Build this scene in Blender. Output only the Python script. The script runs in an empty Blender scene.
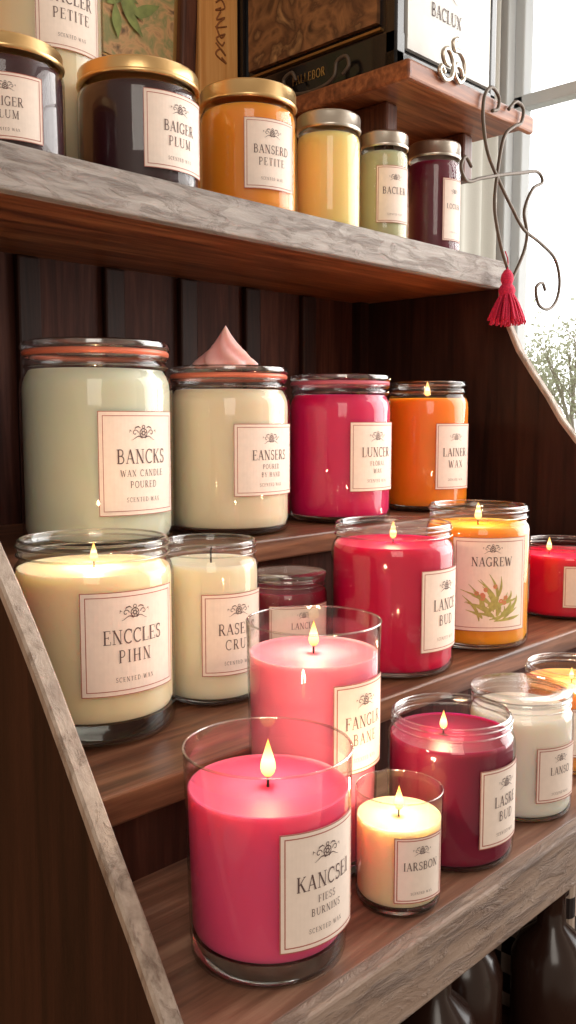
import bpy, bmesh, math, random
from mathutils import Vector, Matrix
random.seed(7)
Z0=1.4
PI=math.pi
scn=bpy.context.scene
COL=scn.collection
scn.view_settings.view_transform='Standard'

# ------------------------------------------------------------ helpers
def lin(c):
    out=[]
    for v in c[:3]:
        v=v/255.0
        out.append(v/12.92 if v<=0.04045 else ((v+0.055)/1.055)**2.4)
    return tuple(out)+(1.0,)

def new_mat(name):
    m=bpy.data.materials.new(name); m.use_nodes=True
    nt=m.node_tree
    for n in list(nt.nodes): nt.nodes.remove(n)
    out=nt.nodes.new('ShaderNodeOutputMaterial')
    return m,nt,out

def setin(node,names,val):
    for n in names:
        if n in node.inputs:
            node.inputs[n].default_value=val; return

def principled(name,col,rough=0.5,metal=0.0,sss=0.0,coat=0.0,bump=0.0,bscale=60,var=0.0,spec=0.5,em=None,ems=0):
    m,nt,out=new_mat(name)
    b=nt.nodes.new('ShaderNodeBsdfPrincipled')
    nt.links.new(b.outputs[0],out.inputs[0])
    c=lin(col)
    b.inputs['Base Color'].default_value=c
    b.inputs['Roughness'].default_value=rough
    b.inputs['Metallic'].default_value=metal
    setin(b,['Specular IOR Level'],spec)
    if sss>0:
        setin(b,['Subsurface Weight'],sss)
        setin(b,['Subsurface Radius'],(1.0,0.6,0.4))
        setin(b,['Subsurface Scale'],0.03)
    if coat>0: setin(b,['Coat Weight'],coat)
    if em:
        setin(b,['Emission Color'],lin(em)); setin(b,['Emission Strength'],ems)
    tc=nt.nodes.new('ShaderNodeTexCoord')
    nz=nt.nodes.new('ShaderNodeTexNoise'); nz.inputs['Scale'].default_value=bscale; nz.inputs['Detail'].default_value=4
    nt.links.new(tc.outputs['Object'],nz.inputs['Vector'])
    if var>0:
        r=nt.nodes.new('ShaderNodeValToRGB')
        r.color_ramp.elements[0].position=0.3; r.color_ramp.elements[1].position=0.7
        r.color_ramp.elements[0].color=tuple(x*(1-var) for x in c[:3])+(1,)
        r.color_ramp.elements[1].color=tuple(min(1,x*(1+var)) for x in c[:3])+(1,)
        nt.links.new(nz.outputs[0],r.inputs[0]); nt.links.new(r.outputs[0],b.inputs['Base Color'])
    if bump>0:
        bp=nt.nodes.new('ShaderNodeBump'); bp.inputs['Strength'].default_value=bump; bp.inputs['Distance'].default_value=0.002
        nt.links.new(nz.outputs[0],bp.inputs['Height']); nt.links.new(bp.outputs[0],b.inputs['Normal'])
    return m

def wood(name,dark,mid,light,rough=0.5,axis='X',scale=1.0,bump=0.4,distress=None,coat=0.0,spec=.5):
    m,nt,out=new_mat(name)
    b=nt.nodes.new('ShaderNodeBsdfPrincipled'); nt.links.new(b.outputs[0],out.inputs[0])
    b.inputs['Roughness'].default_value=rough; setin(b,['Specular IOR Level'],spec)
    if coat: setin(b,['Coat Weight'],coat); setin(b,['Coat Roughness'],0.25)
    tc=nt.nodes.new('ShaderNodeTexCoord'); mp=nt.nodes.new('ShaderNodeMapping')
    st={'X':(1.5,22,22),'Y':(22,1.5,22),'Z':(22,22,1.5)}[axis]
    mp.inputs['Scale'].default_value=tuple(v*scale for v in st)
    nt.links.new(tc.outputs['Object'],mp.inputs[0])
    n1=nt.nodes.new('ShaderNodeTexNoise'); n1.inputs['Scale'].default_value=1.6; n1.inputs['Detail'].default_value=8; n1.inputs['Roughness'].default_value=0.65; n1.inputs['Distortion'].default_value=1.2
    nt.links.new(mp.outputs[0],n1.inputs['Vector'])
    n2=nt.nodes.new('ShaderNodeTexNoise'); n2.inputs['Scale'].default_value=7; n2.inputs['Detail'].default_value=5
    nt.links.new(mp.outputs[0],n2.inputs['Vector'])
    mx=nt.nodes.new('ShaderNodeMath'); mx.operation='MULTIPLY_ADD'; mx.inputs[1].default_value=0.35
    nt.links.new(n2.outputs[0],mx.inputs[0])
    mm=nt.nodes.new('ShaderNodeMath'); mm.operation='MULTIPLY'; mm.inputs[1].default_value=0.65
    nt.links.new(n1.outputs[0],mm.inputs[0]); nt.links.new(mm.outputs[0],mx.inputs[2])
    r=nt.nodes.new('ShaderNodeValToRGB'); e=r.color_ramp.elements
    e[0].position=0.36; e[0].color=lin(dark); e[1].position=0.64; e[1].color=lin(light)
    k=e.new(0.5); k.color=lin(mid)
    nt.links.new(mx.outputs[0],r.inputs[0])
    colout=r.outputs[0]; hout=mx.outputs[0]
    if distress:
        n3=nt.nodes.new('ShaderNodeTexNoise'); n3.inputs['Scale'].default_value=90; n3.inputs['Detail'].default_value=7; n3.inputs['Roughness'].default_value=0.7; n3.inputs['Distortion'].default_value=0.8
        mp2=nt.nodes.new('ShaderNodeMapping'); mp2.inputs['Scale'].default_value={'X':(0.25,1,1),'Z':(1,1,0.25),'Y':(1,0.25,1)}[axis]
        nt.links.new(tc.outputs['Object'],mp2.inputs[0]); nt.links.new(mp2.outputs[0],n3.inputs['Vector'])
        r2=nt.nodes.new('ShaderNodeValToRGB'); r2.color_ramp.elements[0].position=distress[1]; r2.color_ramp.elements[1].position=distress[1]+0.16
        r2.color_ramp.elements[1].color=(distress[2],)*3+(1,)
        nt.links.new(n3.outputs[0],r2.inputs[0])
        mc=nt.nodes.new('ShaderNodeMix'); mc.data_type='RGBA'
        nt.links.new(r2.outputs[0],mc.inputs[0]); nt.links.new(r.outputs[0],mc.inputs[6]); mc.inputs[7].default_value=lin(distress[0])
        colout=mc.outputs[2]
        ad=nt.nodes.new('ShaderNodeMath'); ad.operation='ADD'
        nt.links.new(r2.outputs[0],ad.inputs[0]); nt.links.new(n3.outputs[0],ad.inputs[1]); hout=ad.outputs[0]
    nt.links.new(colout,b.inputs['Base Color'])
    bp=nt.nodes.new('ShaderNodeBump'); bp.inputs['Strength'].default_value=bump; bp.inputs['Distance'].default_value=0.002
    nt.links.new(hout,bp.inputs['Height']); nt.links.new(bp.outputs[0],b.inputs['Normal'])
    return m

def glass_mat(name,tint=(1,1,1),edge=0.55,refl=0.8,base=.07,rough=.05):
    m,nt,out=new_mat(name)
    lw=nt.nodes.new('ShaderNodeLayerWeight'); lw.inputs[0].default_value=0.5
    pw=nt.nodes.new('ShaderNodeMath'); pw.operation='POWER'; pw.inputs[1].default_value=3.2
    nt.links.new(lw.outputs['Facing'],pw.inputs[0])
    ma=nt.nodes.new('ShaderNodeMath'); ma.operation='MULTIPLY_ADD'; ma.inputs[1].default_value=refl*0.8; ma.inputs[2].default_value=base
    nt.links.new(pw.outputs[0],ma.inputs[0])
    r=nt.nodes.new('ShaderNodeValToRGB')
    r.color_ramp.elements[0].position=0.5; r.color_ramp.elements[0].color=(0.985*tint[0],0.985*tint[1],0.985*tint[2],1)
    r.color_ramp.elements[1].position=1.0; r.color_ramp.elements[1].color=(edge*tint[0],edge*tint[1],edge*tint[2],1)
    nt.links.new(lw.outputs['Facing'],r.inputs[0])
    t=nt.nodes.new('ShaderNodeBsdfTransparent'); nt.links.new(r.outputs[0],t.inputs[0])
    g=nt.nodes.new('ShaderNodeBsdfGlossy'); g.inputs['Roughness'].default_value=rough
    mx=nt.nodes.new('ShaderNodeMixShader')
    nt.links.new(ma.outputs[0],mx.inputs[0]); nt.links.new(t.outputs[0],mx.inputs[1]); nt.links.new(g.outputs[0],mx.inputs[2])
    nt.links.new(mx.outputs[0],out.inputs[0])
    return m

def real_glass(name,col=(0.97,0.98,0.97,1),rough=0.02):
    m,nt,out=new_mat(name)
    g=nt.nodes.new('ShaderNodeBsdfGlass'); g.inputs['Color'].default_value=col; g.inputs['IOR'].default_value=1.45; g.inputs['Roughness'].default_value=rough
    nt.links.new(g.outputs[0],out.inputs[0]); return m

def flame_mat():
    m,nt,out=new_mat('flame_glow')
    tc=nt.nodes.new('ShaderNodeTexCoord'); sp=nt.nodes.new('ShaderNodeSeparateXYZ')
    nt.links.new(tc.outputs['Generated'],sp.inputs[0])
    r=nt.nodes.new('ShaderNodeValToRGB'); e=r.color_ramp.elements
    e[0].position=0.0; e[0].color=(0.8,0.20,0.04,1); e[1].position=1.0; e[1].color=(1.0,0.36,0.05,1)
    k=e.new(0.2); k.color=(1.0,0.60,0.20,1); k=e.new(0.48); k.color=(1.0,0.74,0.36,1); k=e.new(0.8); k.color=(1.0,0.52,0.12,1)
    nt.links.new(sp.outputs[2],r.inputs[0])
    em=nt.nodes.new('ShaderNodeEmission'); em.inputs['Strength'].default_value=2.9
    nt.links.new(r.outputs[0],em.inputs[0]); nt.links.new(em.outputs[0],out.inputs[0]); return m

def mesh_obj(name,verts,faces,mat=None,parent=None,smooth=False,loc=None,mats=None,fm=None):
    me=bpy.data.meshes.new(name); me.from_pydata(verts,[],faces); me.update()
    if mats:
        for x in mats: me.materials.append(x)
        if fm:
            for i,pl in enumerate(me.polygons): pl.material_index=fm[i]
    elif mat: me.materials.append(mat)
    if smooth:
        for pl in me.polygons: pl.use_smooth=True
    ob=bpy.data.objects.new(name,me); COL.objects.link(ob)
    if loc: ob.location=loc
    if parent: ob.parent=parent
    return ob

def empty(name,loc=(0,0,0)):
    e=bpy.data.objects.new(name,None); e.empty_display_size=0.02; COL.objects.link(e); e.location=(loc[0],loc[1],loc[2]); return e

def box(name,x0,x1,y0,y1,z0,z1,mat,parent=None,bev=0.0,rot=None,seg=2):
    cx,cy,cz=(x0+x1)/2,(y0+y1)/2,(z0+z1)/2
    bm=bmesh.new(); bmesh.ops.create_cube(bm,size=1)
    for v in bm.verts: v.co=Vector((v.co.x*(x1-x0),v.co.y*(y1-y0),v.co.z*(z1-z0)))
    if bev>0: bmesh.ops.bevel(bm,geom=bm.edges[:],offset=bev,segments=seg,affect='EDGES',profile=0.5)
    me=bpy.data.meshes.new(name); bm.to_mesh(me); bm.free(); me.materials.append(mat)
    ob=bpy.data.objects.new(name,me); COL.objects.link(ob); ob.location=(cx,cy,cz)
    if rot: ob.rotation_euler=rot
    if parent:
        ob.parent=parent; ob.location=Vector((cx,cy,cz))-parent.location
    return ob

def lathe(name,prof,mat,parent=None,seg=72,loc=(0,0,0),smooth=True,sharp=False):
    verts=[];faces=[];idx=[]
    for (r,z) in prof:
        if r<1e-6:
            idx.append([len(verts)]); verts.append((0,0,z))
        else:
            st=len(verts); idx.append(list(range(st,st+seg)))
            for i in range(seg):
                a=2*PI*i/seg; verts.append((r*math.cos(a),r*math.sin(a),z))
    for k in range(len(prof)-1):
        A=idx[k];B=idx[k+1]
        for i in range(seg):
            j=(i+1)%seg
            if len(A)==1 and len(B)==1: continue
            if len(A)==1: faces.append((A[0],B[j],B[i]))
            elif len(B)==1: faces.append((A[i],A[j],B[0]))
            else: faces.append((A[i],A[j],B[j],B[i]))
    ob=mesh_obj(name,verts,faces,mat,parent,smooth,loc)
    bm=bmesh.new(); bm.from_mesh(ob.data); bmesh.ops.recalc_face_normals(bm,faces=bm.faces)
    for e in bm.edges:
        if len(e.link_faces)==2 and e.calc_face_angle(0)>math.radians(50): e.smooth=False
    bm.to_mesh(ob.data); bm.free()
    return ob

def catmull(pts,n=8):
    P=[Vector(p) for p in pts]; P=[2*P[0]-P[1]]+P+[2*P[-1]-P[-2]]
    out=[]
    for i in range(1,len(P)-2):
        for k in range(n):
            t=k/n; p0,p1,p2,p3=P[i-1:i+3]
            out.append(0.5*((2*p1)+(-p0+p2)*t+(2*p0-5*p1+4*p2-p3)*t*t+(-p0+3*p1-3*p2+p3)*t**3))
    out.append(P[-2]); return out

def tube_geo(pts,rad,seg=8,base=0,taper=True):
    verts=[];faces=[]
    n=len(pts); T=[(pts[min(i+1,n-1)]-pts[max(i-1,0)]).normalized() for i in range(n)]
    up=Vector((0,1,0)) if abs(T[0].y)<0.9 else Vector((1,0,0))
    N=(up-T[0]*up.dot(T[0])).normalized()
    for i in range(n):
        N=(N-T[i]*N.dot(T[i])).normalized(); B=T[i].cross(N)
        r=rad(i/(n-1)) if callable(rad) else rad
        for k in range(seg):
            a=2*PI*k/seg; verts.append(tuple(pts[i]+N*math.cos(a)*r+B*math.sin(a)*r))
    for i in range(n-1):
        for k in range(seg):
            a=base+i*seg+k; b=base+i*seg+(k+1)%seg
            faces.append((a,b,b+seg,a+seg))
    faces.append(tuple(base+k for k in range(seg))[::-1]); faces.append(tuple(base+(n-1)*seg+k for k in range(seg)))
    return verts,faces

def tubes(name,curves,rad,mat,parent=None,seg=8):
    V=[];F=[]
    for cpts in curves:
        v,f=tube_geo(catmull(cpts),rad,seg,len(V)); V+=v;F+=f
    return mesh_obj(name,V,F,mat,parent,True)

# ------------------------------------------------------------ materials
M_shelfU=wood('wood_shelf_reddish',(84,42,24),(132,76,46),(176,112,70),0.42,'X',1.0,0.3)
M_tier=wood('wood_tier_brown',(70,42,29),(112,72,52),(150,104,78),0.38,'X',1.0,0.35)
M_bottom=wood('wood_bottom_shelf',(84,58,46),(132,94,76),(172,134,112),0.42,'X',0.9,0.5)
M_dark=wood('wood_dark_panel',(42,20,15),(66,34,26),(90,52,40),0.6,'Z',1.0,0.3,spec=.2)
M_side=wood('wood_dark_side',(28,12,9),(46,23,17),(62,34,25),0.55,'Z',0.8,0.3,spec=.25)
M_trim=wood('painted_distressed_trim',(124,115,110),(152,143,137),(174,167,161),0.6,'X',1.6,0.9,distress=((108,88,78),0.5,.5))
M_edge=wood('painted_distressed_edge',(138,122,110),(166,150,137),(186,170,157),0.6,'Z',1.6,0.7,distress=((108,80,64),0.54,.6))
M_btrim=wood('worn_lip_trim',(112,90,77),(148,126,111),(172,152,138),0.55,'X',1.4,0.9,distress=((104,78,64),0.5,.55))
M_wall=principled('plaster_wall_tan',(222,160,96),0.8,var=0.12,bscale=5,bump=0.2)
M_glass=glass_mat('clear_glass',edge=.80,base=.05)
M_rim=glass_mat('thick_rim_glass',(0.98,0.98,0.97),0.75,1.0,.20,.12)
M_base=real_glass('solid_glass_base')
M_label=principled('cream_label_paper',(242,226,214),0.6,var=0.03,bscale=200)
M_border=principled('label_border_maroon',(176,100,86),0.6)
M_ink=principled('label_ink_dark',(96,74,72),0.6)
M_green=principled('label_ink_green',(170,166,92),0.6,var=0.25,bscale=200)
M_flower=principled('label_ink_pink',(205,128,96),0.6)
M_gold=principled('gold_lid_metal',(226,190,134),0.3,1.0,bump=0.05,bscale=200)
M_silver=principled('silver_lid_metal',(200,192,180),0.33,1.0,bump=0.05,bscale=200)
M_copper=principled('copper_gasket',(222,122,94),0.35,0.2)
M_pinkrim=principled('pink_gasket',(196,100,118),0.35,0.1)
M_wick=principled('wick_char',(40,26,20),0.9)
M_flame=flame_mat()
M_iron=principled('wrought_iron',(92,80,70),0.5,0.4,bump=0.2,bscale=300)
M_black=principled('black_lacquer',(18,16,18),0.25,0,coat=0.3)
M_frame=wood('wood_frame_dark',(50,25,16),(82,42,27),(108,62,40),0.4,'Z',1.5,0.3)
M_white=principled('window_paint',(200,204,206),0.5)
M_tassel=principled('tassel_thread_crimson',(196,26,68),0.8,bump=0.6,bscale=400,var=0.3)

def wax(name,col,sss=0.6):
    return principled(name,col,0.45,0,sss=sss,var=0.02,bscale=25,spec=0.3)

# ------------------------------------------------------------ label lettering (own serif capitals)
def arc(cx,cy,rx,ry,a0,a1,n=12):
    return [(cx+rx*math.cos(math.radians(a0+(a1-a0)*i/n)),cy+ry*math.sin(math.radians(a0+(a1-a0)*i/n))) for i in range(n+1)]
TK,TN=.055,.022
def stem(x,y0=0,y1=1,sf=True,w=TK):
    o=[([(x,y0),(x,y1)],w)]
    if sf:
        if y0<=.01: o.append(([(x-.13,.015),(x+.13,.015)],TN))
        if y1>=.99: o.append(([(x-.13,.985),(x+.13,.985)],TN))
    return o
def ln(*p,w=TN): return [(list(p),w)]
GL={
'A':(.78,ln((.08,0),(.38,1),w=TN)+ln((.38,1),(.68,0),w=TK)+ln((.18,.34),(.58,.34))+ln((-.02,.015),(.2,.015))+ln((.56,.015),(.8,.015))),
'B':(.70,stem(.16)+[([(.16,.985)]+arc(.34,.76,.2,.225,90,-90)+[(.16,.535)],.036),([(.16,.53)]+arc(.36,.27,.25,.255,90,-90)+[(.16,.015)],.036)]),
'C':(.74,[(arc(.42,.5,.36,.49,48,312,18),.042)]+ln((.68,.72),(.68,.99))),
'D':(.80,stem(.16)+[([(.16,.985)]+arc(.32,.5,.40,.485,90,-90,16)+[(.16,.015)],.040)]),
'E':(.66,stem(.16)+ln((.16,.985),(.58,.985),(.58,.80))+ln((.16,.51),(.44,.51))+ln((.44,.42),(.44,.60))+ln((.16,.015),(.62,.015),(.62,.22))),
'F':(.62,stem(.16)+ln((.16,.985),(.58,.985),(.58,.80))+ln((.16,.51),(.42,.51))+ln((.42,.42),(.42,.60))),
'G':(.80,[(arc(.42,.5,.36,.49,48,300,18),.042)]+ln((.68,.72),(.68,.99))+stem(.66,.05,.42,False)+ln((.52,.42),(.78,.42))),
'H':(.86,stem(.16)+stem(.68)+ln((.16,.51),(.68,.51))),
'I':(.34,stem(.17)),
'K':(.78,stem(.16)+ln((.20,.44),(.64,.985))+ln((.32,.58),(.66,0),w=TK)+ln((.54,.985),(.74,.985))+ln((.54,.015),(.8,.015))),
'L':(.64,stem(.16)+ln((.16,.015),(.60,.015),(.60,.24))),
'M':(.98,stem(.14,w=TN)+ln((.14,1),(.48,.05),w=TK)+ln((.48,.05),(.82,1))+stem(.82)),
'N':(.86,stem(.14,w=TN)+ln((.14,1),(.70,0),w=TK)+stem(.70,w=TN)),
'O':(.84,[(arc(.42,.5,.36,.49,0,360,24),.042)]),
'P':(.66,stem(.16)+[([(.16,.985)]+arc(.34,.72,.24,.265,90,-90)+[(.16,.455)],.036)]),
'R':(.76,stem(.16)+[([(.16,.985)]+arc(.34,.74,.22,.245,90,-90)+[(.16,.495)],.036)]+ln((.36,.49),(.66,.0),w=TK)+ln((.6,.015),(.78,.015))),
'S':(.60,[(arc(.31,.745,.2,.235,40,250,12)+arc(.29,.26,.23,.25,80,-140,12),.040)]+ln((.50,.76),(.50,.98))+ln((.08,.02),(.08,.26))),
'T':(.70,stem(.35,0,.98,True)+ln((.04,.78),(.06,.985),(.64,.985),(.66,.78))),
'U':(.82,stem(.14,.3,1)+stem(.68,.3,1,w=TN)+[(arc(.41,.32,.27,.30,180,360,12),.036)]),
'W':(1.06,ln((.08,1),(.32,0),w=TK)+ln((.32,0),(.52,.9))+ln((.52,.9),(.74,0),w=TK)+ln((.74,0),(.98,1))+ln((-.02,.985),(.2,.985))+ln((.88,.985),(1.08,.985))),
'X':(.78,ln((.08,1),(.68,0),w=TK)+ln((.66,1),(.10,0))+ln((0,.015),(.2,.015))+ln((.56,.985),(.76,.985))),
'Y':(.76,ln((.06,1),(.38,.48),w=TK)+ln((.38,.48),(.68,1))+stem(.38,0,.48)),
' ':(.40,[]),
}
def ribbon2d(pts,w):
    P=[Vector((x,y)) for x,y in pts]; vs=[];fs=[];n=len(P)
    for i in range(n):
        t=(P[min(i+1,n-1)]-P[max(i-1,0)]).normalized(); nn=Vector((-t.y,t.x))
        ww=w(i/(n-1)) if callable(w) else w
        vs.append(tuple(P[i]+nn*ww)); vs.append(tuple(P[i]-nn*ww))
    for i in range(n-1): fs.append((2*i,2*i+1,2*i+3,2*i+2))
    return vs,fs
def glyph(ch): return GL.get(ch,GL['O'])
def text_w(txt,size,sp=.10): return sum(glyph(ch)[0]+sp for ch in txt)*size*.85-sp*size*.85
def text_geo(txt,size,bold=1.0,sp=.10):
    V=[];F=[]; x=-text_w(txt,size,sp)/2
    for ch in txt:
        adv,st=glyph(ch)
        for pts,w in st:
            vs,fs=ribbon2d([(x+px*size*.85,py*size) for px,py in pts],w*size*bold)
            b=len(V); V+=vs; F+=[tuple(b+i for i in f) for f in fs]
        x+=(adv+sp)*size*.85
    return V,F

# ------------------------------------------------------------ label wrapping
def patch(r,a0,a1,z0,z1,n,V,F,FM,mi):
    st=len(V)
    for i in range(n+1):
        a=a0+(a1-a0)*i/n
        V.append((r*math.cos(a),r*math.sin(a),z0)); V.append((r*math.cos(a),r*math.sin(a),z1))
    for i in range(n):
        b=st+2*i; F.append((b,b+2,b+3,b+1)); FM.append(mi)

def crest_geo(s):
    out=[]
    ring=lambda cx,cy,r:[(cx+r*math.cos(t*2*PI/16),cy+r*math.sin(t*2*PI/16)) for t in range(17)]
    out.append(ribbon2d(ring(0,0,.28*s),.03*s)); out.append(ribbon2d(ring(0,0,.12*s),.035*s))
    out.append(ribbon2d(ring(0,.4*s,.1*s),.025*s))
    for i in range(6):
        a=i*PI/3; out.append(ribbon2d([(.14*s*math.cos(a),.14*s*math.sin(a)),(.26*s*math.cos(a+.3),.26*s*math.sin(a+.3))],.02*s))
    for sg in (-1,1):
        sp=[]
        for i in range(22):
            t=i/21; a=t*3.6*PI/2; r=.22*s*(1-t*.75); sp.append((sg*(.62*s+r*math.cos(PI-a)),.02*s+r*math.sin(a)))
        out.append(ribbon2d(sp,.025*s))
        sp=[]
        for i in range(14):
            t=i/13; sp.append((sg*(.1*s+t*.8*s),-.32*s+.12*s*math.sin(t*PI*1.5)))
        out.append(ribbon2d(sp,lambda u:.03*s*(1-u)+.008*s))
        out.append(ribbon2d([(sg*.2*s,.3*s),(sg*.38*s,.42*s),(sg*.58*s,.36*s),(sg*.66*s,.24*s)],lambda u:.04*s*math.sin(PI*u)+.006*s))
        out.append(ribbon2d([(sg*.85*s,.1*s),(sg*.98*s,.2*s),(sg*1.02*s,.02*s)],lambda u:.04*s*math.sin(PI*u)+.006*s))
    return out

def label(parent,R,az,half,z0,z1,lines,botanical=False,fm=None):
    """paper label wrapped round a jar: patch, border, crest, lettering"""
    h=math.radians(half); V=[];F=[];FM=[]
    r=R+0.0006
    patch(r,az-h,az+h,z0,z1,24,V,F,FM,0)
    hh=z1-z0; ww=2*h*R; m=min(hh,ww)*0.045; bw=0.0006; ma=m/R; ba=bw/R; r2=r+0.0003
    patch(r2,az-h+ma,az+h-ma,z0+m,z0+m+bw,24,V,F,FM,1); patch(r2,az-h+ma,az+h-ma,z1-m-bw,z1-m,24,V,F,FM,1)
    patch(r2,az-h+ma,az-h+ma+ba,z0+m,z1-m,1,V,F,FM,1); patch(r2,az+h-ma-ba,az+h-ma,z0+m,z1-m,1,V,F,FM,1)
    patch(r2,az-h,az+h,z0,z0+bw,24,V,F,FM,1); patch(r2,az-h,az+h,z1-bw,z1,24,V,F,FM,1)
    patch(r2,az-h,az-h+ba,z0,z1,1,V,F,FM,1); patch(r2,az+h-ba,az+h,z0,z1,1,V,F,FM,1)
    r3=r+0.0004
    def add(vs,fs,ox,oy,mi):
        st=len(V)
        for x,y in vs:
            a=az+(x+ox)/R; V.append((r3*math.cos(a),r3*math.sin(a),z0+y+oy))
        for f in fs: F.append(tuple(st+i for i in f)); FM.append(mi)
    for vs,fs in crest_geo(min(ww*0.17,hh*(.15 if not botanical else .10))): add(vs,fs,0,hh*(.79 if not botanical else .88),2)
    if not botanical:
        sz=min(hh*.135,ww*.68/max(text_w(lines[0],1),2.8))
        y=hh*0.54-sz*.3
        vs,fs=text_geo(lines[0],sz,1.05); add(vs,fs,0,y,2)
        y-=hh*.06
        for t in lines[1:]:
            s2=min(sz*(.9 if len(lines)==2 and len(t)<7 else .48),ww*.55/text_w(t,1,.2)); y-=s2*1.02
            vs,fs=text_geo(t,s2,1.0,.2); add(vs,fs,0,y,2); y-=s2*.7
        s3=min(hh*.045,ww*.42/text_w('SCENTED WAX',1,.25))
        if y-s3>hh*.10:
            vs,fs=text_geo('SCENTED WAX',s3,1.0,.25); add(vs,fs,0,hh*.13,2)
    else:
        vs,fs=text_geo(lines[0],hh*.095,1.1); add(vs,fs,0,hh*.70,2)
        rnd=random.Random(3)
        for k in range(34):
            a=rnd.uniform(0.1,PI-0.1); L=hh*rnd.uniform(.18,.38); ox=rnd.uniform(-.16,.16)*ww; oy=hh*rnd.uniform(.10,.28)
            pts=[(ox+L*t*math.cos(a)+.05*hh*math.sin(3*t),oy+L*t*math.sin(a)) for t in [i/8 for i in range(9)]]
            pts=[(max(-ww*.42,min(ww*.42,x)),min(y_,hh*.64)) for x,y_ in pts]
            vs,fs=ribbon2d(pts,lambda u:hh*.014*math.sin(PI*min(1,u+.05))+.0002); add(vs,fs,0,0,3)
        for k in range(9):
            ox=rnd.uniform(-.3,.3)*ww; oy=hh*rnd.uniform(.3,.55)
            pts=[(ox+hh*.016*math.cos(t),oy+hh*.016*math.sin(t)) for t in [i*2*PI/8 for i in range(9)]]
            vs,fs=ribbon2d(pts,hh*.009); add(vs,fs,0,0,4)
    return mesh_obj('label',V,F,None,parent,False,None,[M_label,M_border,M_ink,M_green,M_flower],FM)

def flame(parent,x,y,z,size,power,col=(1.0,0.64,0.36)):
    # wick
    size=size*.78
    pts=catmull([(x,y,z-0.004),(x,y,z+size*.2),(x+size*.05,y,z+size*.36)],5)
    v,f=tube_geo(pts,size*0.04,6); mesh_obj('wick',v,f,M_wick,parent,True)
    prof=[(0,0),(.08,.03),(.14,.12),(.170,.24),(.160,.38),(.12,.54),(.070,.72),(.026,.89),(0,1.0)]
    lathe('flame',[(r*size*1.15,q*size) for r,q in prof],M_flame,parent,20,(x,y,z+size*.18))
    l=bpy.data.lights.new('flame_light','POINT'); l.energy=power*4.0; l.color=col; l.shadow_soft_size=size*0.25
    o=bpy.data.objects.new('flame_light',l); COL.objects.link(o); o.parent=parent; o.location=(x,y,z+size*.9)

def scale_prof(p,R,h): return [(a*R,b*h) for a,b in p]

def surf(prof,zz):
    for (r0,z0),(r1,z1) in zip(prof,prof[1:]):
        if z0<=zz<=z1 and z1>z0: return r0+(r1-r0)*(zz-z0)/(z1-z0)
    return prof[-1][0]

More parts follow.
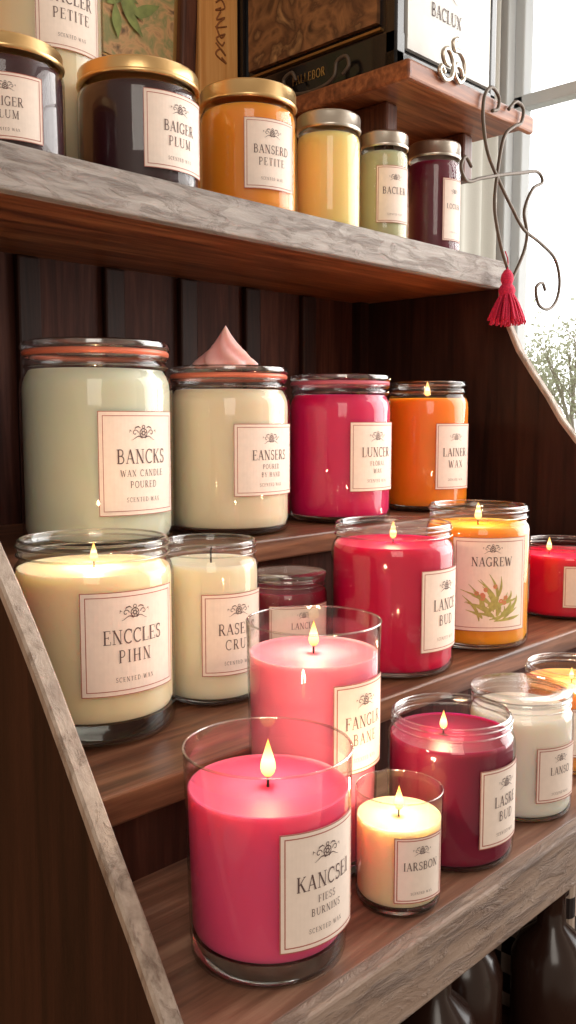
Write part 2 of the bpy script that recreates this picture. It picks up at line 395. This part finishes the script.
def candle(name,X,Y,z,d,h,kind,col,fill,lab=None,lit=0,fsize=.02,off=(0,0),extra=None,thick=0.05,hide=None,lid=None):
    R=d/2; e=empty(name,(X,Y,z+Z0))
    az0=math.atan2(Y,X)+PI
    W=wax('wax_'+name,col)
    if kind in('mason','lidded'):
        hb=h if kind=='mason' else h*0.955
        pr=[(.0,.0),(.86,0),(.94,.012),(.985,.035),(1,.07),(1,.80),(.99,.835),(.965,.865),(.925,.885),(.91,.90),(.935,.912),(.94,.925),(.925,.937),(.915,.945),(.94,.955),(.945,.975),(.935,.99),(.90,1.0),(.875,.99),(.865,.95)]
        pr=scale_prof(pr,R,hb)
        lathe('glass_jar',pr,M_glass,e)
        for zz,rr in ((.918,.935),(.965,.94),(.995,.905)):
            t=[(R*rr+R*.018*math.cos(a),hb*zz+R*.014*math.sin(a)) for a in [i*2*PI/8 for i in range(9)]]
            lathe('rim_ring',t,M_rim,e,64)
    elif kind=='screw':
        hb=h*0.88
        pr=scale_prof([(0,0),(.88,0),(.96,.015),(1,.06),(1,.86),(.985,.91),(.94,.95),(.90,.965),(.90,1.0)],R,hb)
        lathe('glass_jar',pr,M_glass,e)
    elif kind in('tumbler','votive'):
        hb=h
        if kind=='tumbler': q=[(0,0),(.86,0),(.91,.006),(.925,.025),(.935,.08),(.99,.90),(1.0,1.0),(.982,1.0),(.972,.90)]
        else: q=[(0,0),(.80,0),(.90,.01),(.955,.05),(.975,.12),(1,.92),(1,1),(.97,1),(.965,.94)]
        pr=scale_prof(q,R,hb); lathe('glass_tumbler',pr,M_glass,e)
        t=[(R*.99+R*.016*math.cos(a),hb+R*.016*math.sin(a)) for a in [i*2*PI/8 for i in range(9)]]
        lathe('rim_ring',t,M_rim,e,72)
    # solid glass foot
    zb=max(thick*h,0.0025)
    rb=surf(pr[1:],zb)
    lathe('glass_foot',[(0,.0006),(pr[1][0]*.98,.0006),(surf(pr[1:],zb*.4)*.985,zb*.4),(rb*.975,zb*.97),(0,zb*.85)],M_base if thick>0.04 else M_rim,e)
    # wax body follows the inner wall of the glass
    zt=fill*hb; wp=[(0,zb)]; N=26
    for i in range(N+1):
        zz=zb+(zt-zb)*i/N
        wp.append((surf(pr[1:],zz)*0.962,zz))
    rt=wp[-1][0]; wp[1]=(wp[1][0]*.97,wp[1][1])
    wp+=[(rt*.985,zt+.0004),(rt*.955,zt-.0006),(rt*.90,zt-.0012),(rt*.5,zt-.0016),(rt*.2,zt-.0018),(0,zt-.0018)]
    lathe('wax_fill',wp,W,e)
    if kind=='screw':
        LM={'gold':M_gold,'silver':M_silver}[lid]
        zl=h*.86
        q=[(0,h*.995),(R*.86,h*.995),(R*.93,h),(R*.97,h-.0012),(R*.985,h-.003),(R*.985,zl+.0045),(R*1.0,zl+.0038),(R*1.01,zl+.0024),(R*1.0,zl+.001),(R*.985,zl),(R*.93,zl)]
        lathe('metal_lid',q,LM,e)
    if kind=='lidded':
        GM={'copper':M_copper,'pink':M_pinkrim,None:M_rim}[lid]
        t=[(R*.925+R*.035*math.cos(a),hb*.985+R*.042*math.sin(a)) for a in [i*2*PI/10 for i in range(11)]]
        lathe('gasket_ring',t,GM,e,72)
        q=[(R*.93,hb*.995),(R*.97,hb*1.005),(R*.98,h*.975),(R*.965,h*.992),(R*.90,h),(R*.6,h*.998),(R*.3,h*.992),(0,h*.992)]
        lathe('glass_lid',q,M_rim,e)
    if lab:
        phi,half,f0,f1,lines=lab[:5]
        zl0,zl1=f0*h,f1*h
        Rl=max(surf(pr[1:],zl0),surf(pr[1:],min(zl1,hb*.99)))
        label(e,Rl,az0+math.radians(phi),half,zl0,zl1,lines,botanical=(len(lab)>5))
    if lit>0: flame(e,off[0],off[1],zt,fsize,lit)
    else:
        if kind in('mason','tumbler'):
            v,f=tube_geo(catmull([(0,0,zt-.002),(0,0,zt+.008),(.001,0,zt+.012)],4),.0008,6); mesh_obj('wick',v,f,M_wick,e,True)
    return e

# ------------------------------------------------------------ SHELF UNIT
U=empty('display_shelf_unit',(0,0,0))
def ub(n,x0,x1,y0,y1,z0,z1,m,b=0.0): return box(n,x0,x1,y0,y1,z0+Z0,z1+Z0,m,U,b)
XL,XR=.277,1.15
# side panels with the sweeping front profile
prof=[(.69,.186),(.690,.165),(.680,.14),(.660,.098),(.637,.065),(.612,.031),(.592,.0),(.569,-.027),(.546,-.050),(.523,-.075),(.500,-.100),(.478,-.127),(.458,-.153),(.430,-.192),(.400,-.235),(.370,-.276),(.345,-.313),(.322,-.345),(.312,-.365),(.310,-.40),(.310,-1.40)]
def side_panel(name,x0,x1):
    pts=prof+[(.95,-1.40),(.95,.186)]
    n=len(pts); V=[(x0,y,z+Z0) for y,z in pts]+[(x1,y,z+Z0) for y,z in pts]
    F=[tuple(range(n)),tuple(range(n,2*n))[::-1]]; FM=[0,0]
    for i in range(n):
        j=(i+1)%n; F.append((i,i+n,j+n,j)); FM.append(1 if i<len(prof)-1 else 0)
    ob=mesh_obj(name,V,F,None,U,False,None,[M_side,M_edge],FM)
    bm=bmesh.new(); bm.from_mesh(ob.data); bmesh.ops.recalc_face_normals(bm,faces=bm.faces); bm.to_mesh(ob.data); bm.free()
    # raised painted bead along the front profile
    V=[];F=[]
    P=[Vector((0,y,z+Z0)) for y,z in prof]
    for i,pv in enumerate(P):
        t=(P[min(i+1,len(P)-1)]-P[max(i-1,0)]).normalized(); nrm=Vector((0,t.z,-t.y))
        if nrm.y>0: nrm=-nrm
        a=pv+nrm*.003; b=pv-nrm*.003
        for x,q in ((x0-.0008,b),(x0-.0008,a-nrm*.0015),(x0+.0008,a),(x1-.0008,a),(x1+.0008,a-nrm*.0015),(x1+.0008,b)): V.append((x,q.y,q.z))
    for i in range(len(P)-1):
        for k in range(5):
            F.append((i*6+k,i*6+k+1,(i+1)*6+k+1,(i+1)*6+k))
    mesh_obj(name+'_edge_trim',V,F,M_edge,U,False)
side_panel('side_panel_left',XL-.011,XL)
side_panel('side_panel_right',XR,XR+.011)
# boards
ub('upper_shelf_board',XL-.02,XR+.012,.70,.968,.187,.224,M_shelfU,.002)
ub('upper_shelf_front_trim',XL-.02,XR+.013,.688,.703,.186,.2245,M_trim,.002)
ub('upper_shelf_end_cap',XR+.012,XR+.017,.688,.968,.186,.2245,M_edge,.001)
ub('back_tier_board',XL,XR,.64,.952,-.142,-.12,M_tier,.002)
ub('back_tier_riser',XL,XR,.655,.668,-.31,-.142,M_dark)
ub('mid_tier_board',XL,XR,.468,.66,-.262,-.24,M_tier,.002)
ub('mid_tier_riser',XL,XR,.482,.495,-.315,-.262,M_dark)
ub('bottom_shelf_board',XL,XR,.31,.95,-.35,-.313,M_bottom,.002)
ub('bottom_shelf_front_trim',XL-.0,XR+.0,.300,.312,-.358,-.3125,M_btrim,.002)
ub('lower_storage_board',XL,XR,.33,.95,-.66,-.64,M_dark)
ub('back_panel',XL-.011,XR+.012,.948,.968,-1.4,.187,M_dark)
x=XL+.02; k=0
while x<XR-.04:
    ub('back_batten_%d'%k,x,x+.03,.938,.949,-.12,.186,M_side,.003); x+=.118; k+=1
ub('back_corner_batten',XR-.02,XR,.93,.949,-.12,.187,M_side)

# ------------------------------------------------------------ ROOM
floor=box('floor',-1.6,1.70,-1.6,1.05,-.04,0,wood('floor_wood',(60,38,24),(92,60,40),(120,84,58),.5,'X',.5,.2))
box('wall_back',-1.6,1.70,1.0,1.06,0,2.7,M_wall)
wall_m=principled('plaster_wall_pale',(190,188,182),0.8,var=0.05,bscale=4)
XW=1.62
box('wall_right',XW,XW+.08,-1.6,1.0,0,Z0-.55,wall_m)
box('wall_right',XW,XW+.08,-1.6,1.0,Z0+1.0,2.7,wall_m)
box('wall_right',XW,XW+.08,-1.6,-.5,Z0-.55,Z0+1.0,wall_m)
win=empty('window_1',(XW+.02,.25,Z0))
def wb(n,x0,x1,y0,y1,z0,z1,b=.003): return box(n,x0+XW-1.78,x1+XW-1.78,y0,y1,z0+Z0,z1+Z0,M_white,win,b)
wb('jamb_left',1.765,1.86,.958,1.0,-.55,1.0); wb('jamb_right',1.76,1.86,-.5,-.46,-.55,1.0)
wb('head',1.76,1.86,-.46,.958,.96,1.0); wb('sill',1.72,1.88,-.5,1.0,-.59,-.55)
wb('meeting_rail',1.79,1.82,-.46,.96,.605,.630)
wb('sash_stile',1.79,1.82,.938,.96,-.55,.96); wb('glazing_bar',1.795,1.82,.775,.790,-.55,.605)
wb('glazing_bar',1.795,1.82,.24,.26,-.55,.96)
# curtain beside the window (pleated cloth)
V=[];F=[]
n=60
for i in range(n+1):
    t=i/n; xx=1.38+.21*t; yy=.972+.009*math.sin(t*2*PI*4)+.003*math.sin(t*31)
    for j in range(5): V.append((xx,yy,Z0-.9+2.0*j/4))
for i in range(n):
    for j in range(4): a=i*5+j; F.append((a,a+5,a+6,a+1))
cur=mesh_obj('window_curtain',V,F,principled('curtain_linen',(190,188,180),0.9,bump=.2,bscale=500),None,True)

# ------------------------------------------------------------ UPPER SMALL SHELF
S2=empty('wall_ledge_shelf',(0,0,0))
box('ledge_board',.91,1.195,.678,1.0,.412+Z0,.432+Z0,M_shelfU,S2,.003)
box('ledge_front_moulding',.905,1.20,.672,.682,.405+Z0,.428+Z0,M_shelfU,S2,.003)
box('ledge_end_moulding',.902,.912,.672,1.0,.405+Z0,.428+Z0,M_shelfU,S2,.003)
box('ledge_support',.96,.985,.75,1.0,.345+Z0,.412+Z0,M_frame,S2,.004)
box('ledge_support',1.14,1.165,.75,1.0,.345+Z0,.412+Z0,M_frame,S2,.004)

# black display case with painted side and paper front
BX=empty('black_display_case',(0,0,0))
bx0,bx1,by0,by1,bz0,bz1=.920,1.150,.705,.995,.432,.80
box('case_core',bx0+.006,bx1-.006,by0+.006,by1-.006,bz0+Z0+.004,bz1+Z0-.004,M_black,BX)
def fr(n,*a): box(n,a[0],a[1],a[2],a[3],a[4]+Z0,a[5]+Z0,M_black,BX,.003)
fr('post',bx0,bx0+.018,by0,by0+.018,bz0,bz1); fr('post',bx1-.016,bx1,by0,by0+.02,bz0,bz1)
fr('post',bx0,bx0+.02,by1-.02,by1,bz0,bz1); fr('rail',bx0,bx1,by0,by0+.02,bz0,bz0+.022); fr('rail',bx0,bx1,by0,by0+.02,bz1-.03,bz1)
fr('rail',bx0,bx0+.02,by0,by1,bz0,bz0+.045); fr('rail',bx0,bx0+.02,by0,by1,bz1-.03,bz1)
def art_mat(name,cols,scale):
    m,nt,out=new_mat(name); b=nt.nodes.new('ShaderNodeBsdfPrincipled'); nt.links.new(b.outputs[0],out.inputs[0]); b.inputs['Roughness'].default_value=.5
    tc=nt.nodes.new('ShaderNodeTexCoord'); nz=nt.nodes.new('ShaderNodeTexNoise'); nz.inputs['Scale'].default_value=scale; nz.inputs['Detail'].default_value=6; nz.inputs['Distortion'].default_value=1.5
    nt.links.new(tc.outputs['Object'],nz.inputs['Vector'])
    r=nt.nodes.new('ShaderNodeValToRGB'); e=r.color_ramp.elements
    e[0].position=.3; e[0].color=lin(cols[0]); e[1].position=.72; e[1].color=lin(cols[-1])
    for i,cc in enumerate(cols[1:-1]): q=e.new(.3+.42*(i+1)/(len(cols)-1)); q.color=lin(cc)
    nt.links.new(nz.outputs[0],r.inputs[0]); nt.links.new(r.outputs[0],b.inputs['Base Color']); return m
box('painted_landscape',bx0-.001,bx0+.006,by0+.030,by1-.03,bz0+.058+Z0,bz1-.04+Z0,art_mat('landscape_paint',[(60,36,22),(150,104,66),(86,54,34),(196,150,100)],16),BX)
box('gilt_line',bx0-.001,bx0+.006,by0+.024,by1-.024,bz0+.048+Z0,bz0+.051+Z0,principled('gilt',(150,110,60),.4,.6),BX)
box('paper_front',bx0+.022,bx1-.020,by0-.001,by0+.005,bz0+.026+Z0,bz1-.035+Z0,principled('grey_paper',(214,214,210),.6,var=.03),BX)
def flat_text(name,txt,size,loc,rot,mat,parent=None):
    vs,fs=text_geo(txt,size,1.2); ob=mesh_obj(name,[(x,y,0) for x,y in vs],fs,mat,parent); ob.location=loc; ob.rotation_euler=rot; return ob
flat_text('case_lettering','BACLUX',.016,((bx0+bx1)/2-.01,by0-.0018,bz0+.080+Z0),(PI/2,0,0),M_ink,BX)
flat_text('case_lettering_small','FALLEBOR',.011,(bx0-.0008,(by0+by1)/2,bz0+.018+Z0),(PI/2,0,-PI/2),M_gold,BX)
cg=crest_geo(.026)
V=[];F=[]
for vs,fs in cg:
    st=len(V); V+=[(x,0,y) for x,y in vs]; F+=[tuple(st+i for i in f) for f in fs]
o=mesh_obj('case_crest',V,F,M_ink,BX); o.location=((bx0+bx1)/2-.01,by0-.0018,bz0+.120+Z0)

# iron scroll ornament on ledge front
def sp3(pts,y,dx=0,dz=0): return [(a+dx,y,b+Z0+dz) for a,b in pts]
def orn(pts): return [(.985+(a-1.065)*.72,.668,Z0+.427+(b-.436)*.72) for a,b in pts]
tubes('iron_curl_ornament',[orn([(1.045,.436),(1.035,.445),(1.030,.435),(1.045,.426),(1.065,.434),(1.07,.46),(1.055,.478),(1.040,.470),(1.045,.455),(1.06,.452)]),
  orn([(1.10,.444),(1.092,.456),(1.078,.458),(1.075,.442),(1.09,.432),(1.104,.444),(1.105,.468),(1.090,.482),(1.074,.482),(1.070,.495),(1.082,.502)])],.0030,M_silver)
tubes('iron_curl_hook',[[(.908,.78,.437+Z0),(.908,.77,.446+Z0),(.908,.775,.458+Z0),(.908,.79,.455+Z0),(.908,.795,.438+Z0),(.908,.815,.4305+Z0),(.908,.85,.4305+Z0),(.908,.875,.438+Z0),(.908,.885,.455+Z0),(.908,.87,.462+Z0),(.908,.862,.45+Z0)]],.0026,M_iron)

A=[(1.108,.418),(1.122,.424),(1.124,.440),(1.105,.448),(1.088,.432),(1.086,.40),(1.10,.36),(1.135,.325),(1.165,.30),(1.20,.275),(1.25,.262),(1.295,.245),(1.312,.215),(1.305,.185),(1.28,.168),(1.25,.172),(1.24,.195),(1.258,.205),(1.268,.195)]
B=[(1.06,.335),(1.045,.345),(1.035,.33),(1.05,.315),(1.085,.325),(1.14,.34),(1.19,.352),(1.235,.362),(1.25,.35),(1.222,.335),(1.20,.30),(1.21,.27),(1.20,.24),(1.17,.20),(1.15,.18)]
C=[(1.15,.43),(1.17,.445),(1.19,.44),(1.185,.42),(1.165,.41),(1.14,.39),(1.125,.34),(1.12,.29),(1.14,.24),(1.16,.21),(1.165,.19)]
tubes('iron_scroll_bracket',[sp3([(a*.975,b*.975) for a,b in q],.667) for q in (A,B,C)],.0024,M_iron)

# tassel
T=empty('red_tassel',(1.125,.665,.0+Z0))
lathe('tassel_head',[(0,.208),(.004,.206),(.008,.200),(.009,.193),(.007,.187),(.010,.183),(.012,.178),(.010,.172),(0,.172)],M_tassel,T,20)
V=[];F=[]
for i in range(130):
    a=random.uniform(0,2*PI); q=random.uniform(.2,1); 
    pts=catmull([(.006*q*math.cos(a),.006*q*math.sin(a),.178),(.017*q*math.cos(a),.017*q*math.sin(a),.160),(.028*q*math.cos(a),.028*q*math.sin(a),.134+random.uniform(-.004,.004))],3)
    v,f=tube_geo(pts,.0014,5,len(V)); V+=v;F+=f
mesh_obj('tassel_skirt',V,F,M_tassel,T,True)
v,f=tube_geo(catmull([(0,0,.205),(.004,.002,.22),(0,.004,.232)],4),.001,6); mesh_obj('tassel_cord',v,f,M_tassel,T,True)

# framed botanical picture on the wall
FP=empty('framed_botanical_picture',(.715,.985,.600+Z0))
def fpb(n,x0,x1,y0,y1,z0,z1,m,b=.004):
    ob=box(n,x0,x1,y0,y1,z0,z1,m,None,b); ob.parent=FP; return ob
w2,h2=.115,.18
fpb('frame_bottom',-w2,w2,-.02,.012,-h2,-h2+.026,M_frame); fpb('frame_top',-w2,w2,-.02,.012,h2-.026,h2,M_frame)
fpb('frame_left',-w2,-w2+.026,-.0195,.012,-h2,h2,M_frame); fpb('frame_right',w2-.026,w2,-.0195,.012,-h2,h2,M_frame)
fpb('gilt_inner',-w2+.024,w2-.024,-.008,.008,-h2+.024,h2-.024,principled('gilt_slip',(170,128,70),.4,.5),.001)
fpb('painting',-w2+.033,w2-.033,-.0095,.006,-h2+.033,h2-.033,art_mat('botanical_paint',[(110,84,56),(204,158,108),(140,140,88),(222,162,124)],28),.0)
V=[];F=[]
rnd=random.Random(11)
for k in range(30):
    a=rnd.uniform(0,2*PI); L=rnd.uniform(.03,.06); ox,oz=rnd.uniform(-.03,.03),rnd.uniform(-.1,.1)
    vs,fs=ribbon2d([(ox+L*t*math.cos(a),oz+L*t*math.sin(a)) for t in [i/6 for i in range(7)]],lambda u:.007*math.sin(PI*min(1,u+.03))+.0003)
    st=len(V); V+=[(x,-.0100-.0001*k,y) for x,y in vs]; F+=[tuple(st+i for i in f) for f in fs]
o=mesh_obj('painted_leaves',V,F,principled('leaf_paint',(128,138,76),.6,var=.4,bscale=60),FP)
FP.rotation_euler=(0,math.radians(3),0)

# wooden sign with script on the wall
SG=empty('wooden_script_sign',(0,0,0))
box('sign_board',.845,.918,.985,1.0,.24+Z0,.98+Z0,wood('sign_wood',(206,136,70),(232,166,94),(244,188,118),.6,'Z',1.0,.2),SG,.003)
sgp=[]
for k in range(9):
    zc=.50+.022*k; r=random.Random(k)
    sgp.append([( .882+.010*math.sin(q*2.1+k)+.004*r.random(),.9845,Z0+zc+.020*q/5+.006*math.cos(q*2.3)) for q in range(6)])
tubes('sign_script',sgp,.0012,principled('sign_ink',(150,92,48),.7),SG,5)

# ------------------------------------------------------------ CANDLES
z4,z1,z2,z3=.224,-.12,-.24,-.313
# upper shelf
candle('large_jar_candle',.544,.888,z4,.125,.30,'mason',(228,212,178),.86,(27,34,.50,.80,['BACLER','PETITE']))
candle('dark_lidded_jar_candle',.4274,.768,z4,.108,.102,'screw',(52,8,18),.93,(2,34,.12,.66,['BAIGER','PLUM']),lid='gold',thick=.03)
candle('dark_lidded_jar_candle',.5775,.768,z4,.1226,.121,'screw',(46,9,20),.93,(40,36,.14,.74,['BAIGER','PLUM']),lid='gold',thick=.03)
candle('orange_lidded_jar_candle',.7249,.762,z4,.1089,.139,'screw',(248,150,38),.93,(28,33,.17,.70,['BANSERD','PETITE']),lid='gold',thick=.03)
candle('yellow_lidded_jar_candle',.8452,.748,z4,.078,.1375,'screw',(246,216,134),.93,None,lid='silver',thick=.03)
candle('sage_lidded_jar_candle',.9452,.742,z4,.0634,.137,'screw',(186,184,144),.93,(28,44,.17,.68,['BACLER']),lid='silver',thick=.03)
candle('plum_lidded_jar_candle',1.057,.742,z4,.0719,.1485,'screw',(98,12,42),.93,(49,30,.11,.66,['LOCLER']),lid='silver',thick=.03)
# back tier
candle('sage_jar_candle',.5045,.745,z1,.1455,.194,'lidded',(212,215,192),.90,(34,34,.17,.66,['BANCKS','WAX CANDLE','POURED'],),lid='copper')
CM=candle('cream_jar_candle',.6600,.726,z1,.1316,.176,'lidded',(234,218,188),.90,(41,37,.24,.66,['EANSERS','POURED','BY HAND']),lid='copper')
candle('magenta_jar_candle',.8270,.712,z1,.1242,.173,'lidded',(212,24,92),.90,(45,34,.22,.68,['LUNCER','FLORAL','WAX']),lid='pink')
candle('orange_jar_candle',1.0040,.710,z1,.1123,.170,'mason',(250,138,26),.87,(42,30,.18,.68,['LAINER','WAX']),lit=.05,fsize=.026)
# pink whipped cone ornament standing on the cream jar's lid
prof2=[(.033,0),(.034,.004),(.031,.008),(.0265,.012),(.0215,.017),(.015,.023),(.0095,.030),(.005,.037),(.002,.042),(0,.045)]
V=[];F=[];sg=48
for (r,z) in prof2:
    for i in range(sg):
        a=2*PI*i/sg; rr=r*.94*(1+.13*math.cos(7*(a+z*34))); V.append((rr*math.cos(a),rr*math.sin(a),z))
for k in range(len(prof2)-1):
    for i in range(sg): a=k*sg+i;b=k*sg+(i+1)%sg; F.append((a,b,b+sg,a+sg))
F.append(tuple(range(sg))[::-1])
mesh_obj('whipped_wax_topper',V,F,wax('wax_topper_pink',(246,180,176)),CM,True,(-.006,-.002,.1752))
# middle tier
candle('cream_jar_candle',.3935,.590,z2,.1235,.150,'mason',(250,226,184),.85,(27,37,.27,.78,['ENCCLES','PIHN']),lit=.08,fsize=.020,thick=.13)
candle('ivory_jar_candle',.5094,.585,z2,.0834,.138,'mason',(244,231,200),.86,(33,44,.20,.70,['RASERS','CRUS']),lit=.0,thick=.05)
candle('maroon_jar_candle',.6110,.592,z2,.0780,.097,'lidded',(116,14,40),.86,(24,48,.28,.72,['LANCER']),lid=None)
candle('crimson_jar_candle',.6960,.530,z2,.120,.142,'mason',(202,8,68),.86,(56,30,.18,.72,['LANCE','BUD']),lit=.045,fsize=.022)
candle('amber_jar_candle',.840,.525,z2,.112,.150,'mason',(248,156,38),.86,(16,42,.15,.80,['NAGREW'],True),lit=.055,fsize=.025)
candle('red_jar_candle',1.044,.527,z2,.116,.090,'mason',(214,10,58),.84,(35,35,.18,.74,['LAND','WAX']),lit=.045,fsize=.022,off=(-.02,.01))
# bottom shelf
candle('pink_tumbler_candle',.360,.364,z3,.100,.123,'tumbler',(232,80,122),.81,(41,34,.19,.74,['KANCSEI','FIESS','BURNINS']),lit=.06,fsize=.030,thick=.12)
candle('pink_tumbler_candle',.461,.420,z3,.0955,.173,'tumbler',(242,136,160),.87,(48,32,.44,.80,['FANGLR','BANE']),lit=.06,fsize=.024,thick=.06)
candle('cream_votive_candle',.4555,.3395,z3,.057,.076,'votive',(255,220,172),.76,(31,36,.16,.72,['IARSBON']),lit=.055,fsize=.021,thick=.10)
candle('maroon_jar_candle',.541,.357,z3,.092,.103,'mason',(120,6,48),.84,(56,30,.18,.72,['LASRE','BUD']),lit=.045,fsize=.018,off=(-.004,.004))
candle('ivory_jar_candle',.643,.358,z3,.083,.099,'lidded',(240,230,214),.86,(48,30,.18,.62,['LANSO']),lid=None)
candle('peach_jar_candle',.761,.373,z3,.087,.091,'mason',(246,158,76),.82,(28,34,.2,.68,['LASER','WAX']),lit=.05,fsize=.014)

# ------------------------------------------------------------ stored things below
bk=empty('checkered_fabric_box',(.93,.50,-.64+Z0))
m,nt,out=new_mat('checker_fabric'); b=nt.nodes.new('ShaderNodeBsdfPrincipled'); nt.links.new(b.outputs[0],out.inputs[0]); b.inputs['Roughness'].default_value=.8
tc=nt.nodes.new('ShaderNodeTexCoord'); ck=nt.nodes.new('ShaderNodeTexChecker'); ck.inputs['Scale'].default_value=45; ck.inputs[1].default_value=lin((180,160,144)); ck.inputs[2].default_value=lin((34,20,18))
nt.links.new(tc.outputs['Object'],ck.inputs[0]); nt.links.new(ck.outputs[0],b.inputs['Base Color'])
o=box('box_body',-.1,.1,-.1,.1,0,.17,m,None,.006); o.parent=bk
o=box('box_lid',-.105,.105,-.105,.105,.17,.19,M_frame,None,.005); o.parent=bk
dg=principled('dark_glass_brown',(46,28,22),.2)
for i,(xx,yy) in enumerate(((.62,.42),(.71,.45),(.79,.40))):
    e=empty('dark_bottle',(xx,yy,-.64+Z0))
    lathe('bottle_body',[(0,0),(.034,0),(.038,.006),(.038,.11),(.030,.13),(.014,.145),(.013,.175),(.016,.178),(.016,.188),(0,.188)],dg,e,40)

# ------------------------------------------------------------ OUTSIDE
gm=principled('grass_ground',(190,194,176),.9,var=.1,bscale=.5)
box('ground_outside',2.2,60,-40,40,-.4,-.3,gm)
def leafy(name,col):
    m,nt,out=new_mat(name)
    d=nt.nodes.new('ShaderNodeBsdfDiffuse'); d.inputs[0].default_value=lin(col); t=nt.nodes.new('ShaderNodeBsdfTranslucent'); t.inputs[0].default_value=lin(col)
    mx=nt.nodes.new('ShaderNodeMixShader'); mx.inputs[0].default_value=.6; nt.links.new(d.outputs[0],mx.inputs[1]); nt.links.new(t.outputs[0],mx.inputs[2]); nt.links.new(mx.outputs[0],out.inputs[0]); return m
mt=leafy('tree_foliage',(210,216,194)); mk=principled('tree_bark',(200,194,188),.9)
def tree(x,y,hh,seed):
    r=random.Random(seed); V=[];F=[];FM=[]
    def br(p,d,L,rad,lev):
        pts=[p]; q=p.copy(); dd=d.copy()
        for i in range(4):
            dd=(dd+Vector((r.uniform(-.15,.15),r.uniform(-.15,.15),.06))).normalized(); q=q+dd*L/4; pts.append(q.copy())
        v,f=tube_geo(pts,lambda t:rad*(1-.5*t),5,len(V)); V.extend(v);F.extend(f);FM.extend([1]*len(f))
        if lev==0:
            for k in range(20):
                c=pts[r.randint(1,4)]+Vector((r.gauss(0,.3),r.gauss(0,.3),r.gauss(0,.25))); st=len(V)
                a=Vector((r.uniform(-1,1),r.uniform(-1,1),r.uniform(-1,1))).normalized()*.06; b_=Vector((r.uniform(-1,1),r.uniform(-1,1),r.uniform(-1,1))).normalized()*.04
                V.extend([tuple(c-a),tuple(c+b_),tuple(c+a),tuple(c-b_)]); F.append((st,st+1,st+2,st+3)); FM.append(0)
            return
        for k in range(4):
            nd=(dd+Vector((r.uniform(-.8,.8),r.uniform(-.8,.8),r.uniform(0,.5)))).normalized()
            br(pts[2+k%3],nd,L*.68,rad*.5,lev-1)
    br(Vector((x,y,-.32)),Vector((0,0,1)),hh*.42,.1,3)
    mesh_obj('tree',V,F,None,None,False,None,[mt,mk],FM)
for i,(xx,yy,hh) in enumerate([(17,7.2,3.6),(18,8.8,4.2),(16,9.8,3.4),(19,10.8,4.0),(20,6.0,4.4)]): tree(xx,yy,hh,20+i)

# ------------------------------------------------------------ WORLD + LIGHTS
w=bpy.data.worlds.new('daylight_world'); scn.world=w; w.use_nodes=True; nt=w.node_tree
for n in list(nt.nodes): nt.nodes.remove(n)
out=nt.nodes.new('ShaderNodeOutputWorld'); bg=nt.nodes.new('ShaderNodeBackground'); nt.links.new(bg.outputs[0],out.inputs[0])
tc=nt.nodes.new('ShaderNodeTexCoord'); sx=nt.nodes.new('ShaderNodeSeparateXYZ'); nt.links.new(tc.outputs['Generated'],sx.inputs[0])
r=nt.nodes.new('ShaderNodeValToRGB'); e=r.color_ramp.elements
e[0].position=.0; e[0].color=(.40,.32,.25,1); e[1].position=.7; e[1].color=(1.0,1.0,1.0,1)
k=e.new(.35); k.color=(.44,.355,.275,1)
mr=nt.nodes.new('ShaderNodeMath'); mr.operation='MULTIPLY_ADD'; mr.inputs[1].default_value=2.6; mr.inputs[2].default_value=1.1
mxx=nt.nodes.new('ShaderNodeMath'); mxx.operation='MAXIMUM'; mxx.inputs[1].default_value=0
nt.links.new(sx.outputs[0],mxx.inputs[0]); nt.links.new(mxx.outputs[0],mr.inputs[0])
nt.links.new(sx.outputs[0],r.inputs[0]); nt.links.new(r.outputs[0],bg.inputs[0]); nt.links.new(mr.outputs[0],bg.inputs[1])

def area(name,loc,target,sx_,sy_,power,col):
    l=bpy.data.lights.new(name,'AREA'); l.shape='RECTANGLE'; l.size=sx_; l.size_y=sy_; l.energy=power; l.color=col
    o=bpy.data.objects.new(name,l); COL.objects.link(o); o.location=loc
    d=Vector(target)-Vector(loc); o.rotation_euler=d.to_track_quat('-Z','Y').to_euler(); return o
area('window_daylight',(1.60,.1,Z0+.25),(.7,.5,Z0-.1),1.0,1.3,17,(1.0,.96,.90))
area('added_highlight_fill',(-.9,-1.1,Z0+.9),(.6,.6,Z0-.1),.9,1.4,15,(1.0,.92,.82))  # added unseen soft lamp behind camera, for highlight strips on the jars

# ------------------------------------------------------------ CAMERA
cam=bpy.data.cameras.new('camera'); co=bpy.data.objects.new('camera',cam); COL.objects.link(co)
cam.sensor_fit='VERTICAL'; cam.sensor_height=24; cam.lens=900/1024*24; cam.clip_start=.01; cam.clip_end=200
co.location=(0,0,Z0); co.rotation_euler=(PI/2-math.atan(92/900),0,math.radians(44-90))
scn.camera=co
